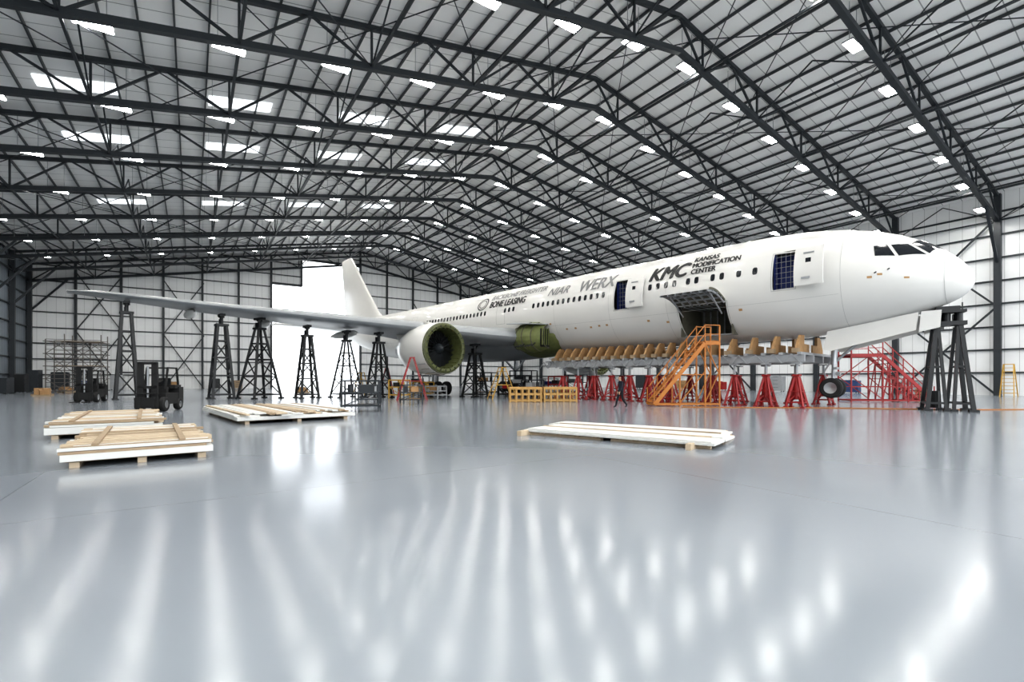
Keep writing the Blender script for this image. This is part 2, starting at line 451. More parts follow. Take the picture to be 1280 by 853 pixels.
# belly fairing
mb=MB();rows=[]
NB=26
for i in range(NB+1):
    s=i/NB;x=25+21*s;k=max(0.0,math.sin(math.pi*s))**.4
    row=[]
    for j in range(25):
        t=math.radians(-180+180*j/24);row.append(V((x,(2.6+1.15*k)*math.cos(t),5.4+(1.1+.95*k)*math.sin(t))))
    rows.append(row)
mb.grid(rows[:6],1);mb.grid(rows[5:],0)
mb.build('belly_fairing',[M_grey,M_green],air,smooth=True)
mb=MB()
rows=[]
for i in range(9):
    x=25.4+3.6*i/8;w=math.sin(math.pi*(i+2.5)/13)
    rows.append([V((x,2.85+1.5*w*math.cos(math.radians(t)),5.15+1.3*(.45+.55*w)*math.sin(math.radians(t)))) for t in range(-90,91,15)])
mb.grid(rows,0)
for i in range(0,9,2):
    for j in range(12): mb.beam(rows[i][j],rows[i][j+1],.07,.08,m=2)
mb.box((25.5,3.3,5.0),(.1,1.0,1.5),1)
for k in range(4): mb.beam((25.35,3.0+.25*k,4.4),(25.35,3.0+.25*k,5.8),.06,m=0)
mb.prism([(25.3,3.2,6.1),(28.9,3.4,6.5),(28.9,4.5,6.3),(26.0,4.5,6.1)],(0,0,.06),m=3)
for k in range(6): mb.cyl((25.8+.4*k,4.1,4.6-.1*(k%3)),(26.1+.4*k,4.25,4.3),.05,n=6,m=1)
mb.build('wing_root_bay',[M_green,M_black,M_inter,M_grey],air)

def foil(n=14):
    up=[];lo=[]
    for i in range(n+1):
        c=(1-math.cos(math.pi*i/n))/2
        t=5*(.2969*math.sqrt(c)-.126*c-.3516*c*c+.2843*c**3-.1015*c**4)
        up.append((c,t));lo.append((c,-t))
    return up[::-1]+lo[1:-1]
FO=foil()
def wing(mb,st,side,m=0):
    rows=[[V((xl+c*ch,y*side,z+t*th+(0.25*th*(1-(2*c-1)**2)))) for c,t in FO] for (y,xl,ch,z,th) in st]
    mb.grid(rows,m,closed=True)
    mb.add(rows[-1],[tuple(range(len(FO)))],m)
WST=[(0,25.5,15.5,4.9,1.9),(3,27.2,14.2,5.1,1.7),(6.5,29.3,12,5.35,1.4),(10,31.6,9.6,5.75,1.15),(15,34.8,8,6.25,.95),(20,38,6.5,6.8,.75),(25,41.3,5.2,7.35,.58),(29,44,3.9,7.85,.42),(31,45.6,2.8,8.1,.3),(32.4,47.3,1.5,8.25,.16)]
mb=MB()
for sd in(1,-1): wing(mb,WST,sd)
mb.build('wings',[M_grey],air,smooth=True,sharp=50)
mb=MB()
for sd in(1,-1):
    for y,x0,L,z in((7,37,6.5,4.7),(14,37.5,6,5.6),(20,41,5,6.3),(25,43,4,6.9)):
        mb.revolve((x0,y*sd,z),[(0,.02),(L*.1,.22),(L*.35,.38),(L*.7,.3),(L*.92,.12),(L,.02)],n=14)
mb.build('flap_track_fairings',[M_white],air,smooth=True)
mb=MB()
for sd in(1,-1): wing(mb,[(0,62.5,8,8.6,.8),(2,63.6,7.2,8.7,.7),(10.7,70.5,2.8,9.4,.25)],sd)
st=[(9.6,58.5,13.5,.9),(11,60.8,11.2,.8),(20.4,69.8,3.8,.3)]
rows=[[V((xl+c*ch,t*th,z)) for c,t in FO] for (z,xl,ch,th) in st]
mb.grid(rows,0,closed=True);mb.add(rows[-1],[tuple(range(len(FO)))])
mb.build('tail_surfaces',[M_white],air,smooth=True,sharp=50)

M_ring=mat('fan_case_olive',(0.085,0.095,0.035),0.55,var=.5,scale=4)
M_blade=mat('fan_blade',(.07,.075,.08),.35,.5)
def engine(sd):
    c=V((30.0,10.2*sd,4.05));mb=MB()
    mb.revolve(c,[(0.05,1.8),(0,1.92),(.0,2.06),(.3,2.12),(1.5,2.14),(3.2,2.02),(4.6,1.62),(4.7,1.55),(4.4,1.45)],n=48,m=0)
    mb.revolve(c,[(-.12,1.98),(-.2,1.85),(-.15,1.66),(.1,1.6),(.9,1.55),(1.3,1.5)],n=48,m=1)
    mb.revolve(c,[(-.1,2.0),(.0,2.05)],n=48,m=1)
    for k in range(24):
        a=2*math.pi*k/24;d=V((0,math.cos(a),math.sin(a)));mb.beam(c+d*1.6+V((-.1,0,0)),c+d*1.6+V((.7,0,0)),.05,.08,m=1)
        mb.beam(c+d*1.72+V((-.22,0,0)),c+d*1.86+V((-.22,0,0)),.09,.05,m=2)
    for k in range(22):
        a=2*math.pi*k/22;a2=a+.17
        d=V((0,math.cos(a),math.sin(a)));d2=V((0,math.cos(a2),math.sin(a2)))
        mb.add([c+d*.45+V((.55,0,0)),c+d2*.45+V((.9,0,0)),c+d2*1.5+V((1.15,0,0)),c+d*1.5+V((.75,0,0))],[(0,1,2,3)],5)
    mb.revolve(c,[(1.3,1.55),(1.35,.4)],n=32,m=2)
    mb.revolve(c,[(.15,.01),(.25,.14),(.45,.3),(.65,.42),(1.0,.46)],n=24,m=4)
    mb.revolve(c,[(4.4,1.5),(4.5,1.05),(5.8,.9),(6.6,.7),(6.65,.5),(7.6,.05)],n=32,m=3)
    mb.prism([c+V((1.2,-.25,1.95)),c+V((2.5,-.25,2.35)),c+V((7.5,-.25,1.9)),c+V((7.0,-.25,1.0)),c+V((4.5,-.25,1.2))],(0,.5,0),m=0)
    for k in range(8):
        a=-2.4+.25*k;d=V((0,math.cos(a),math.sin(a)));mb.cyl(c+d*2.1+V((.1,0,0)),c+d*2.16+V((1.2,0,0)),.05,n=6,m=3)
    return mb.build('engine_'+('starboard' if sd>0 else 'port'),[M_white,M_ring,M_black,M_metal,M_steel,M_blade],air,smooth=True,sharp=35)
engine(1);engine(-1)
def wheel(mb,c,r,w):
    prof=[(-w/2,r*.55),(-w/2,r*.85),(-w*.35,r*.97),(0,r),(w*.35,r*.97),(w/2,r*.85),(w/2,r*.55)]
    mbv=MB();mbv.revolve((0,0,0),prof,n=28);mbv.revolve((0,0,0),[(-w*.3,.01),(-w*.38,r*.3),(-w*.45,r*.56)],n=28,m=1);mbv.revolve((0,0,0),[(w*.3,.01),(w*.38,r*.3),(w*.45,r*.56)],n=28,m=1)
    o=len(mb.v);mb.v+=[(c[0]-p[1],c[1]+p[0],c[2]+p[2]) for p in mbv.v]
    mb.f+=[[i+o for i in f] for f in mbv.f];mb.m+=mbv.m
mb=MB()
for y in(-.32,.32): wheel(mb,(5.9,y,1.08),.58,.42)
mb.cyl((5.9,-.3,1.08),(5.9,.3,1.08),.09,m=1);mb.cyl((5.9,0,1.08),(5.85,0,2.6),.1,m=1);mb.cyl((5.85,0,2.4),(5.75,0,4.6),.17,m=1)
mb.cyl((5.85,.0,2.5),(3.9,0,4.4),.08,m=1);mb.beam((5.7,-.3,2.2),(5.7,.3,2.2),.14,m=1)
mb.beam((6.1,0,1.3),(6.35,0,2.0),.08,m=1);mb.beam((6.35,0,2.0),(6.0,0,2.6),.08,m=1)
mb.cyl((5.6,.0,1.9),(5.6,.25,1.9),.12,m=1)
for sd in(1,-1):
    for k in(-1.45,0,1.45):
        for y in(-.5,.5): wheel(mb,(38.6+k,5.5*sd+y,.69),.67,.5)
    mb.beam((36.9,5.5*sd,.75),(40.2,5.5*sd,.75),.28,m=1);mb.cyl((38.6,5.5*sd,.8),(38.3,5.5*sd,5.2),.26,m=1)
    mb.beam((38.4,5.5*sd,2.4),(38.0,2.6*sd,4.4),.16,m=1);mb.beam((38.4,5.5*sd,2.4),(35.4,5.0*sd,4.8),.16,m=1)
    for k in(-1.45,0,1.45): mb.cyl((38.6+k,5.5*sd-.5,.69),(38.6+k,5.5*sd+.5,.69),.12,m=1)
mb.build('landing_gear',[M_tyre,M_metal],air,smooth=True,sharp=35)
mb=MB()
for sd in(1,-1):
    mb.prism([(2.0,.85*sd,4.95),(5.9,1.0*sd,4.25),(6.1,1.05*sd,3.25),(5.7,1.05*sd,3.15),(2.1,.9*sd,4.05)],(0,.07*sd,0),m=0)
    for x,z in((2.8,4.5),(4,4.3),(5.2,3.9)): mb.beam((x,.9*sd,z+.2),(x,.4*sd,z+.45),.06,m=1)
    mb.prism([(1.9,.8*sd,4.98),(2.0,.8*sd,3.95),(1.2,.7*sd,4.15),(1.15,.7*sd,5.0)],(0,.06*sd,0),m=0)
mb.build('nose_gear_doors',[M_white,M_metal],air)

# ------------------------------------------------------------------ fuselage cradle
mb=MB()
for y in(-2.5,-.9,.9,2.5): mb.beam((6.6,y,2.75),(25.8,y,2.75),.2,.4,m=1)
x=6.8
while x<25.8:
    mb.beam((x,-2.8,3.02),(x,2.8,3.02),.2,.14,m=1)
    mb.beam((x,2.62,2.5),(x+.45,2.62,3.0),.06,m=1);mb.beam((x+.45,2.62,3.0),(x+.9,2.62,2.5),.05,m=1)
    x+=.95
x=7.0
while x<25.8:
    zc,rz,hw=sec(x)
    def bot(yy): return zc-rz*math.sqrt(1-(yy/hw)**2)-.03
    for s in(1,-1):
        mb.prism([(x,.3*s,3.09),(x,1.4*s,3.09),(x,1.4*s,3.6),(x,.3*s,3.6)],(.08,0,0),m=0)
        mb.prism([(x,1.2*s,3.09),(x,2.35*s,3.09),(x,2.35*s,3.35),(x,2.0*s,3.85),(x,1.75*s,4.1),(x,1.2*s,min(4.1,bot(1.2)))],(.14,0,0),m=0)
    mb.box((x+.07,2.45,3.2),(.34,.3,.24),2)
    x+=.85 if x>12 else 1.25
cr=mb.build('fuselage_cradle',[M_wood2,M_lgrey,M_wood3],loc=L2W(0,0),rz=PANG)
# red stands
mb=MB()
hh=2.52
mb.cyl((0,0,.5),(0,0,hh-.7),.15,.12,n=10);mb.cyl((0,0,hh-.75),(0,0,hh-.06),.07,n=10,m=1)
for k in range(4):
    a=math.pi/4+math.pi/2*k;d=V((math.cos(a),math.sin(a),0))
    mb.beam(d*.6+V((0,0,.08)),d*.12+V((0,0,hh-.8)),.085,.11);mb.box(d*.6+V((0,0,.04)),(.22,.22,.08))
    mb.beam(d*.55+V((0,0,.3)),V((0,0,.75)),.06)
    d2=V((math.cos(a+math.pi/2),math.sin(a+math.pi/2),0))
    mb.beam(d*.56+V((0,0,.3)),d2*.56+V((0,0,.3)),.06);mb.beam(d*.4+V((0,0,.9)),d2*.4+V((0,0,.9)),.05)
mb.box((0,0,hh-.72),(.36,.36,.1));mb.box((0,0,hh-.05),(.45,.45,.08),1)
st=mb.build('red_jack_stand',[M_red,M_lgrey],loc=L2W(7.0,2.5),rz=PANG)
for x in [8.6,10.4,14.6,16.2,17.8,19.4,21.0,22.6,24.2]: dup(st,L2W(x,2.5),PANG)
for x in [7.0,8.6,10.4,12.2,14.0,15.8,17.6,19.4,21.2,23.0,24.6]: dup(st,L2W(x,-2.5),PANG)
for x in [9.5,13.0,16.9,20.2,23.4]: dup(st,L2W(x,0),PANG)

# ------------------------------------------------------------------ tall black trestles
def trestle(name,h,base,top,loc,rz,w=.15):
    mb=MB();hj=h-.9
    cor=[(-1,-1),(1,-1),(1,1),(-1,1)]
    def P(c,f):
        r=base/2+(top/2-base/2)*f;return V((c[0]*r,c[1]*r,.1+(hj-.1)*f))
    for c in cor:
        mb.beam(P(c,0),P(c,1),w);mb.box((c[0]*base/2,c[1]*base/2,.05),(.35,.35,.1))
    for i in range(4):
        a,b2=cor[i],cor[(i+1)%4];lv=[.04,.3,.55,.78]
        for f in lv: mb.beam(P(a,f),P(b2,f),w*.6)
        mb.beam(P(a,.04),P(b2,.3),w*.45);mb.beam(P(b2,.3),P(a,.55),w*.45);mb.beam(P(a,.55),P(b2,.78),w*.45)
    mb.box((0,0,hj),(top+.3,top+.3,.16));mb.cyl((0,0,hj),(0,0,h-.25),.13,n=10);mb.cyl((0,0,h-.3),(0,0,h-.16),.22,n=10)
    mb.beam((-.55,0,h-.1),(.55,0,h-.1),.35,.18);mb.box((.35,0,hj+.3),(.2,.2,.4));mb.cyl((-.3,.1,hj),(-.3,.1,hj+.4),.08,n=8)
    return mb.build(name,[M_black],loc=loc,rz=rz)
trestle('wing_trestle',7.62,1.35,.55,L2W(45.6,29),PANG,.2)
trestle('wing_trestle',6.85,1.5,.6,L2W(42.6,23.2),PANG,.18)
trestle('wing_trestle',6.6,2.3,.45,L2W(41,20.8),PANG+.3,.17)
trestle('wing_trestle',6.1,1.4,.5,L2W(39.3,17.6),PANG,.17)
trestle('wing_trestle',5.8,2.0,.4,L2W(38.4,14.6),PANG,.12)
trestle('wing_trestle',5.55,1.6,.5,L2W(35.6,13.0),PANG,.14)
trestle('wing_trestle',4.7,1.6,.6,L2W(31.5,5.9),PANG)
# nose stand
mb=MB()
for sx in(-1,1):
    for sy in(-1,1):
        mb.beam((.85*sx,.7*sy,.1),(.45*sx,.35*sy,4.3),.17);mb.box((.85*sx,.7*sy,.06),(.36,.36,.12))
        mb.beam((.14*sx,.7*sy,.1),(.38*sx,.35*sy,4.2),.13);mb.box((.14*sx,.7*sy,.06),(.25,.36,.12))
    mb.beam((.83*sx,-.7,.4),(.83*sx,.7,.4),.12);mb.beam((.65*sx,-.5,2.2),(.65*sx,.5,2.2),.1)
    for q in(-1,1):
        mb.beam((sx*.2,.69*q,.4),(sx*.83,.69*q,.4),.1);mb.beam((sx*.28,.52*q,2.2),(sx*.65,.52*q,2.2),.1)
mb.box((0,0,4.35),(1.35,1.0,.2));
for x in(-.45,0,.45): mb.cyl((x,0,4.4),(x,0,4.9),.16,n=12);mb.box((x,.38,4.6),(.3,.3,.5))
mb.box((0,0,4.95),(1.35,.85,.14));mb.box((0,0,5.1),(.9,.7,.2));mb.beam((-.68,.45,4.4),(-.68,.45,5.45),.05);mb.beam((.68,.45,4.4),(.68,.45,5.45),.05)
mb.cyl((-.5,-.2,.15),(-.5,-.2,1.0),.2,n=10)
mb.build('nose_support_stand',[M_black],loc=L2W(1.15,0)+V((.15,0,0)),rz=-.55)

# ------------------------------------------------------------------ stairs
def stairs(name,run,rise,width,n,mtl,plat,loc,rz,lattice=False,rail=1.05):
    mb=MB()
    for s in(-1,1):
        y=s*width/2
        mb.beam((0,y,.1),(run,y,rise),.09,.22)
        mb.beam((run,y,rise),(run+plat,y,rise),.1,.2)
        mb.beam((0.1,y,.1+rail),(run,y,rise+rail),.05);mb.beam((0.1,y,.1+rail*.5),(run,y,rise+rail*.5),.045)
        for i in range(6):
            f=i/5;mb.beam((run*f,y,rise*f+.1),(run*f,y,rise*f+rail+.05),.05)
        mb.beam((run,y,rise+rail),(run+plat,y,rise+rail),.05);mb.beam((run,y,rise+rail*.5),(run+plat,y,rise+rail*.5),.045)
        mb.beam((run+plat,y,0),(run+plat,y,rise+rail),.08);mb.beam((run,y,0),(run,y,rise),.08)
        mb.beam((run*.5,y,0),(run*.5,y,rise*.5),.07);mb.beam((0,y,.12),(run+plat,y,.12),.09)
        mb.beam((run,y,.2),(run+plat,y,rise*.55),.05);mb.beam((run+plat,y,rise*.5),(run,y,rise),.05)
        mb.beam((run*.5,y,.2),(run,y,rise*.55),.05);mb.beam((run*.5,y,rise*.5),(run,y,rise*.5),.05)
        if lattice:
            for i in range(1,7):
                f=i/7;mb.beam((run*f,y,.1),(run*f,y,rise*f),.06);mb.beam((run*f,y,rise*f),(run*(f+1/7),y,.1),.05)
            for q in(.33,.66): mb.beam((run*q,y,rise*q),(run+plat,y,rise*q),.06)
    for x in(0,run*.5,run,run+plat): mb.beam((x,-width/2,.12),(x,width/2,.12),.08)
    for i in range(n):
        f=(i+.5)/n;mb.box((run*f,0,rise*f+.12),(.24,width,.04))
    mb.box((run+plat/2,0,rise+.1),(plat,width,.06))
    return mb.build(name,[mtl],loc=loc,rz=rz)
stairs('orange_access_stairs',3.1,3.7,1.0,15,M_orange,.9,(8.15,28.2,0),.12)
stairs('red_access_stairs',3.2,3.2,1.6,12,M_red,2.0,(28.6,33.2,0),math.pi-.12,True)
def stepladder(name,h,w,d,mtl,loc,rz):
    mb=MB()
    for s in(-1,1):
        mb.beam((-d/2,s*w/2,0),(-.12,s*w/2*.7,h),.07);mb.beam((d/2,s*w/2,0),(.12,s*w/2*.7,h),.06)
        mb.beam((-d*.28,s*w*.42,h*.45),(d*.28,s*w*.42,h*.45),.04)
    n=int(h/.3)
    for i in range(1,n+1):
        f=i/n;mb.box((-d/2+(d/2-.12)*f,0,h*f),(.14,w*(1-.3*f),.04))
        if i%2:mb.beam((d/2-(d/2-.12)*f,-w/2*(1-.3*f),h*f),(d/2-(d/2-.12)*f,w/2*(1-.3*f),h*f),.04)
    mb.box((0,0,h),(.36,w*.75,.06))
    return mb.build(name,[mtl],loc=loc,rz=rz)
stepladder('red_step_ladder',3.2,1.0,2.2,M_red,(-7.5,36.0,0),.3)
stepladder('yellow_step_ladder',2.9,.9,1.5,M_yellow,(44.3,42.8,0),.6)
stepladder('yellow_step_stand',2.5,1.5,2.0,M_yellow,(-.8,38.2,0),.3)
stepladder('yellow_step_ladder',2.2,.8,1.3,M_yellow,(-14.6,46.5,0),.9)
stepladder('red_step_ladder',2.6,.8,1.4,M_red,(-12.0,46.0,0),.2)

# ------------------------------------------------------------------ lumber stacks
def stack(name,w,l,mode,loc,rz,foamh=.1,seed=0):
    rnd=random.Random(seed);mb=MB()
    npl=max(2,int(l/2.0))
    ft=.1 if mode!='panels' else .06
    for k in range(npl):
        y0=-l/2+l*(k+.5)/npl
        for x in(-w*.42,0,w*.42):
            mb.box((x,y0,ft/2),(.14,l/npl*.9,ft),0)
        for j in range(5): mb.box((0,y0-l/npl*.4+l/npl*.2*j,ft+.015),(w*.95,.12,.03),1)
    z=ft+.03
    if mode=='panels':
        nn=3
        for k in range(nn):
            xw=w/nn;dy=rnd.uniform(-.2,.2);a=rnd.uniform(-.025,.025)
            mb.box((-w/2+xw*(k+.5),dy,z+.03),(xw*.95,l*rnd.uniform(.94,1),.05),2,rz=a)
            mb.box((-w/2+xw*(k+.5),dy,z+.075),(xw*.8,l*.93,.03),2,rz=a)
        mb.beam((-w/2-.3,-l/2+.5,.07),(w/2+.3,-l/2+.45,.07),.12,.14,m=0)
        mb.beam((-w/2-.3,l/2-.3,.07),(w/2+.3,l/2-.3,.07),.14,.14,m=0)
        mb.beam((-w/2+w/3,-l/2+.3,z+.09),(-w/2+w/3,l/2-.3,z+.09),.08,.04,m=0)
        mb.beam((-w/2+2*w/3,-l/2+.3,z+.09),(-w/2+2*w/3,l/2-.3,z+.09),.08,.04,m=1)
    else:
        mb.box((0,0,z+foamh/2),(w,l,foamh),2);z+=foamh
        for layer in range(2):
            if mode=='along':
                x=-w/2
                while x<w/2-.1:
                    pw=rnd.choice([.14,.19,.24,.4]);L=l*rnd.uniform(.82,1.04)
                    if rnd.random()>.1: mb.box((x+pw/2,rnd.uniform(-.25,.25),z+.025+rnd.uniform(0,.02)),(pw*.95,L,.05),rnd.choice([0,0,1,2,2]),rz=rnd.uniform(-.012,.012))
                    x+=pw+.025
            else:
                y=-l/2
                while y<l/2-.1:
                    pw=rnd.choice([.14,.19,.24]);L=w*rnd.uniform(.86,1.04)
                    if rnd.random()>.1: mb.box((rnd.uniform(-.08,.08),y+pw/2,z+.025+rnd.uniform(0,.012)),(L,pw*.88,.05),rnd.choice([0,0,2,1]),rz=rnd.uniform(-.03,.03))
                    y+=pw+.04
            z+=.06
        if mode=='across':
            for x in(-w*.3,w*.28): mb.beam((x,-l*.46,z+.02),(x+.05,l*.46,z+.02),.1,.04,m=1)
    return mb.build(name,[M_wood,M_wood3,M_foam],loc=loc,rz=rz)
A1=math.atan2(.79,-.61)-math.pi/2
stack('lumber_pallet_stack',2.3,4.5,'across',(-8.4,10.9,0),A1,.12,1)
stack('lumber_pallet_stack',2.5,6.0,'across',(-13.0,15.6,0),A1,.18,2)
stack('lumber_pallet_stack',4.2,7.6,'along',(-10.4,20.9,0),A1+.05,.12,3)
stack('panel_pallet_stack',3.0,5.4,'panels',(3.2,13.5,0),math.radians(144.5-90),.1,4)

# ------------------------------------------------------------------ forklifts
def forklift(loc,rz):
    mb=MB()
    mb.box((-.35,0,.62),(1.7,1.1,.55),0);mb.box((-1.15,0,.75),(.5,1.15,.85),0)
    mb.box((-.95,0,1.2),(.7,1.0,.18),0);mb.box((.15,0,1.0),(.25,.95,.4),0);mb.box((-.45,0,1.12),(.5,.5,.14),2);mb.box((-.72,0,1.4),(.12,.5,.5),2)
    for x,y,r in((.55,.5,.36),(.55,-.5,.36),(-1.0,.48,.3),(-1.0,-.48,.3)): wheel(mb,(x,y,r),r,.26)
    for y in(-.45,.45):
        mb.beam((.3,y,1.1),(.05,y,2.15),.08,m=0);mb.beam((-1.1,y,1.2),(-.9,y,2.15),.08,m=0);mb.beam((.05,y,2.15),(-.9,y,2.15),.08,m=0)
    for k in range(6): mb.beam((.05-.19*k,-.45,2.15),(.05-.19*k,.45,2.15),.05,m=0)
    for y in(-.36,.36,-.24,.24): mb.beam((.98,y,.1),(.98,y,2.4),.1,.14,m=0)
    for z in(.3,1.2,2.35): mb.box((.98,0,z),(.1,.8,.12),0)
    mb.box((1.1,0,.45),(.06,1.0,.5),0)
    for z in(.3,.6,.9): mb.beam((1.12,-.5,z),(1.12,.5,z),.06,m=0)
    for y in(-.3,.3): mb.box((1.7,y,.08),(1.15,.12,.05),0);mb.box((1.15,y,.4),(.05,.12,.65),0)
    mb.cyl((.98,0,.4),(.98,0,2.2),.05,m=1);mb.cyl((.1,0,1.2),(-.1,0,1.5),.03,m=0);mb.cyl((-.12,0,1.48),(-.08,0,1.53),.18,n=12,m=0)
    mb.box((-1.3,0,1.1),(.15,.5,.25),3)
    return mb.build('forklift',[M_tyre,M_metal,M_black,M_lgrey],loc=loc,rz=rz,smooth=True,sharp=30)
forklift((-29.0,33.0,0),-1.15)
forklift((-17.7,24.0,0),-1.35)

def scaffold(name,w,d,h,lev,mtl,loc,rz):
    mb=MB()
    nx=int(w/1.8)+1
    for i in range(nx+1):
        x=-w/2+w*i/nx
        for y in(-d/2,d/2): mb.cyl((x,y,0),(x,y,h+(.6 if i%2 else 0)),.05,n=6)
    for k in range(lev+1):
        z=.3+(h-.5)*k/lev
        for y in(-d/2,d/2): mb.beam((-w/2-.2,y,z),(w/2+.2,y,z),.08);mb.beam((-w/2,y,min(h,z+.9)),(w/2,y,min(h,z+.9)),.055);mb.beam((-w/2,y,min(h,z+.45)),(w/2,y,min(h,z+.45)),.045)
        for i in range(nx+1): x=-w/2+w*i/nx;mb.beam((x,-d/2,z),(x,d/2,z),.06)
        if k%2==0 and k: mb.box((.3,0,z+.06),(w*.8,d*.9,.07),1)
        if k<lev:
            z2=.3+(h-.5)*(k+1)/lev
            for i in range(nx):
                x=-w/2+w*i/nx;x2=-w/2+w*(i+1)/nx
                a,b2=(x,x2) if (i+k)%2 else (x2,x);mb.beam((a,-d/2,z),(b2,-d/2,z2),.055);mb.beam((b2,d/2,z),(a,d/2,z2),.055)
    return mb.build(name,[mtl,M_wood3],loc=loc,rz=rz)
scaffold('scaffold_tower',4.6,2.2,5.8,4,M_scaf,(-47.5,52.5,0),.45)
def cart(name,w,d,h,loc,rz,mtl,top,legs=.07):
    mb=MB()
    for sx in(-1,1):
        for sy in(-1,1):
            mb.beam((sx*w/2,sy*d/2,.12),(sx*w/2,sy*d/2,h),legs);mb.cyl((sx*w/2-.02,sy*d/2,.08),(sx*w/2+.02,sy*d/2,.08),.08,n=10)
    for z in(.3,h*.62,h):
        for s in(-1,1): mb.beam((-w/2,s*d/2,z),(w/2,s*d/2,z),legs);mb.beam((s*w/2,-d/2,z),(s*w/2,d/2,z),legs)
    mb.box((0,0,h*.62),(w,d,.05),1);mb.box((0,0,.32),(w,d,.04),1)
    mb.box((w*.15,0,h*.62+.2),(w*.4,d*.5,.35),1);mb.cyl((-w*.3,0,h*.62),(-w*.3,0,h*.62+.4),.14,n=10,m=0)
    mb.beam((-w/2,-d/2,.3),(w/2,-d/2,h*.62),.04);mb.beam((-w/2,d/2,.3),(w/2,d/2,h*.62),.04)
    return mb.build(name,[mtl,top],loc=loc,rz=rz)
cart('steel_work_cart',1.7,1.1,1.5,(-7.4,23.6,0),.2,M_steel,M_steel)
cart('steel_work_cart',1.4,1.0,1.2,(-9.3,31,0),.5,M_steel,M_lgrey)
cart('tool_cart',1.2,.8,1.2,(-6.4,30.5,0),.5,M_steel,M_wood2)
for (lx,ly,w_,h_,mm,tt) in((25.6,4.6,1.5,1.5,M_steel,M_lgrey),(29.2,2.6,1.8,1.9,M_black,M_lgrey),(34.5,2.2,2.2,2.2,M_steel,M_wood2),(35.6,8.6,1.6,1.3,M_yellow,M_lgrey),(27.0,0,1.4,1.8,M_red,M_black),(29.6,-2.0,2.0,1.6,M_lgrey,M_blue),(31.2,10.2,1.4,1.0,M_lgrey,M_wood2),(33.2,12.4,1.4,1.5,M_yellow,M_steel),(44,4,2.4,2.0,M_lgrey,M_black),(30,-6,2.2,2.0,M_steel,M_lgrey),(32.5,-1,2.6,2.4,M_black,M_steel),(28.6,4.6,1.2,1.2,M_black,M_red)):
    cart('equipment_cart',w_,1.0,h_,L2W(lx,ly),PANG+.2,mm,tt,.09)
def crate_platform(name,w,d,h,loc,rz):
    mb=MB()
    n=5
    for i in range(n+1):
        x=-w/2+w*i/n
        for y in(-d/2,d/2): mb.beam((x,y,0),(x,y,h),.12)
    for z in(.12,h*.55,h-.06):
        for y in(-d/2,d/2): mb.beam((-w/2,y,z),(w/2,y,z),.05,.14)
        for x in(-w/2,w/2): mb.beam((x,-d/2,z),(x,d/2,z),.05,.14)
    for k in range(int(d/.2)): mb.box((0,-d/2+.1+.2*k,h+.02),(w+.1,.17,.04))
    return mb.build(name,[M_pine],loc=loc,rz=rz)
crate_platform('wooden_work_platform',2.1,1.4,1.0,(.9,33.4,0),.05)
crate_platform('wooden_work_platform',2.2,1.4,1.0,(3.3,33.7,0),.05)
def cabinet(name,w,d,h,mtl,loc,rz):
    mb=MB();mb.box((0,0,h/2+.1),(w,d,h),0)
    for k in range(4): mb.box((0,-d/2-.01,.2+h*(k+.5)/4),(w*.9,.03,h/4*.8),0);mb.box((0,-d/2-.05,.2+h*(k+.7)/4),(w*.4,.03,.03),1)
    for x in(-w*.4,w*.4):
        for y in(-d*.35,d*.35): mb.cyl((x-.03,y,.06),(x+.03,y,.06),.06,n=8,m=1)
    return mb.build(name,[mtl,M_black],loc=loc,rz=rz)
M_blue2=mat('blue_paint',(.03,.06,.16),.5)
for (c,r,mm,w,h) in((-15,89,M_steel,1.8,2.4),(-12,88.5,M_blue2,2,1.2),(-9,89.5,M_lgrey,1.5,2),(-3,89,M_wood2,2.4,1),(3,89.5,M_black,1.4,1.5),(6,88,M_wood3,1.4,1.2),(30,88,M_lgrey,2,2)):
    cabinet('tool_cabinet',w,.9,h,mm,H(c,r,0),HANG)
for (r,mm,w,h) in((18,M_lgrey,2.2,1.3),(24,M_blue2,2,1.3),(32,M_lgrey,1.6,1.8),(40,M_red,1.6,1.1),(46,M_wood2,2.6,1.2),(54,M_steel,2,2),(60,M_lgrey,2,1.5)):
    cabinet('tool_cabinet',w,.9,h,mm,H(61.8,r,0),HANG-math.pi/2)
for (r,mm,w,h) in((84,M_steel,2.4,2.6),(78,M_black,2,2.0),(72,M_steel,2.6,1.6)):
    cabinet('tool_cabinet',w,.9,h,mm,H(-16.5,r,0),HANG+math.pi/2)
def shelf_pallet(loc,rz,seed):
    rnd=random.Random(seed);mb=MB()
    for y in(-.5,0,.5): mb.box((0,y,.07),(1.2,.1,.14))
    for k in range(6): mb.box((-.5+.2*k,0,.15),(.12,1.1,.025))
    for i in range(3):
        hh_=rnd.uniform(.4,.6);mb.box((-.35+.35*i,rnd.uniform(-.1,.1),.16+hh_/2),(.33,.7,hh_),1,rz=rnd.uniform(-.1,.1))
    return mb.build('boxes_on_pallet',[M_wood3,M_wood2],loc=loc,rz=rz)
for i,(x,y) in enumerate(((-45,46),(-38,50),(-43,44),(-24,55),(36,42),(-52,56))): shelf_pallet((x,y,0),.3*i,i)

cu=bpy.data.curves.new('air_hose','CURVE');cu.dimensions='3D';cu.bevel_depth=.025
sp=cu.splines.new('BEZIER');pts=[(9.5,27.0),(13,26.6),(17,26.0),(20,25.6),(24,24.6),(29,25.2),(34,25.5)]
sp.bezier_points.add(len(pts)-1)
for b_,p in zip(sp.bezier_points,pts): b_.co=(p[0],p[1]+random.uniform(-.3,.3),.025);b_.handle_left_type=b_.handle_right_type='AUTO'
o=bpy.data.objects.new('air_hose',cu);COL.objects.link(o);cu.materials.append(M_orange)

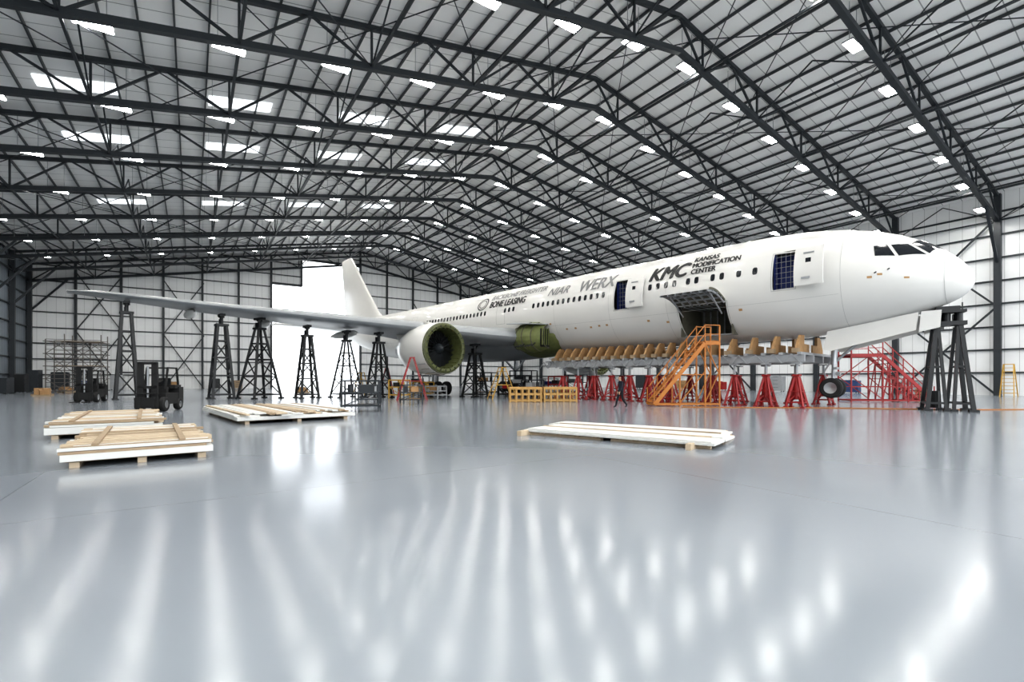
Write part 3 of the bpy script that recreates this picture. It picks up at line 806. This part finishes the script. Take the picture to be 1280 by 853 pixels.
# ------------------------------------------------------------------ person (faces -x locally)
def person(loc,rz):
    vs=[];es=[];rs=[]
    def J(p,r,par=None):
        vs.append(p);rs.append(r);i=len(vs)-1
        if par is not None:es.append((par,i))
        return i
    pel=J((0,0,.95),(.15,.12));ab=J((-.01,0,1.12),(.14,.11),pel);ch=J((-.03,0,1.33),(.17,.12),ab)
    nb=J((-.04,0,1.47),(.075,.07),ch);nk=J((-.06,0,1.54),(.055,.055),nb)
    hd=J((-.08,0,1.63),(.085,.095),nk);ht=J((-.075,0,1.72),(.075,.085),hd)
    for s,fw in((1,1),(-1,-1)):
        hip=J((0,.1*s,.9),(.095,.095),pel)
        kn=J((-.17*fw if fw>0 else .02,.1*s,.5),(.062,.062),hip)
        if fw>0: an=J((-.28,.1*s,.1),(.042,.042),kn);ft=J((-.42,.11*s,.05),(.042,.035),an)
        else: an=J((.3,.1*s,.16),(.042,.042),kn);ft=J((.2,.11*s,.05),(.042,.035),an)
        sh=J((-.03,.19*s,1.41),(.06,.06),ch)
        el=J((.1*fw,.25*s,1.14),(.045,.045),sh);wr=J((.1*fw-.13,.25*s,.92),(.03,.03),el)
        pm=J((.1*fw-.17,.25*s,.85),(.035,.022),wr)
        for k in range(4):
            a=J((.1*fw-.17-.02+.014*k,.25*s+(.0),.79),(.009,.009),pm);J((.1*fw-.2+.02*k,.24*s,.75-.004*abs(k-1)),(.008,.008),a)
        J((.1*fw-.22,.235*s,.83),(.01,.01),wr)
    me=bpy.data.meshes.new('p');me.from_pydata(vs,es,[]);o=bpy.data.objects.new('p',me);COL.objects.link(o)
    md=o.modifiers.new('s','SKIN')
    for i,sv in enumerate(me.skin_vertices[0].data): sv.radius=rs[i];sv.use_root=(i==0)
    sb=o.modifiers.new('u','SUBSURF');sb.levels=2;sb.render_levels=2
    bpy.context.view_layer.update();dg=bpy.context.evaluated_depsgraph_get()
    m2=bpy.data.meshes.new_from_object(o.evaluated_get(dg));bpy.data.objects.remove(o)
    m2.materials.clear()
    for m in(M_cloth,M_shirt,M_skin,M_hair):m2.materials.append(m)
    for p in m2.polygons:
        c=p.center;p.use_smooth=True
        if c.z>1.5: p.material_index=3 if (c.z>1.7 or (c.x>-.06 and c.z>1.57)) else 2
        elif c.z<.9 and abs(c.y)>.2:p.material_index=2
        elif c.z>.98 or abs(c.y)>.2:p.material_index=1
        else:p.material_index=0
    emp=bpy.data.objects.new('walking_person',None);COL.objects.link(emp)
    b=bpy.data.objects.new('body',m2);COL.objects.link(b);b.parent=emp
    mb=MB()
    for s in(-1,1):
        mb.cyl((-.155,.032*s,1.655),(-.168,.032*s,1.655),.012,n=8,m=0);mb.cyl((-.08,.085*s,1.64),(-.075,.1*s,1.645),.028,n=8,m=1)
    mb.cyl((-.155,0,1.64),(-.185,0,1.615),.01,.018,n=8,m=1);mb.box((-.16,0,1.59),(.015,.05,.01),2)
    mb.build('face',[M_dark,M_skin,M_red],emp)
    emp.location=loc;emp.rotation_euler=(0,0,rz)
person((6.0,26.4,0),.35)

# ------------------------------------------------------------------ world + camera
w=bpy.data.worlds.new('World');scn.world=w;w.use_nodes=True
bg=w.node_tree.nodes['Background'];bg.inputs[0].default_value=(.92,.96,1,1);bg.inputs[1].default_value=2.3
cam=bpy.data.cameras.new('camera');co=bpy.data.objects.new('camera',cam);COL.objects.link(co)
cam.sensor_width=36;cam.lens=600/1280*36;cam.shift_y=.037;cam.clip_end=800;cam.clip_start=.05
co.location=(0,0,1.6);co.rotation_euler=(math.pi/2,0,0);scn.camera=co
scn.view_settings.view_transform='Standard'
try: scn.view_settings.look='Medium High Contrast'
except Exception: pass
scn.view_settings.exposure=0.4
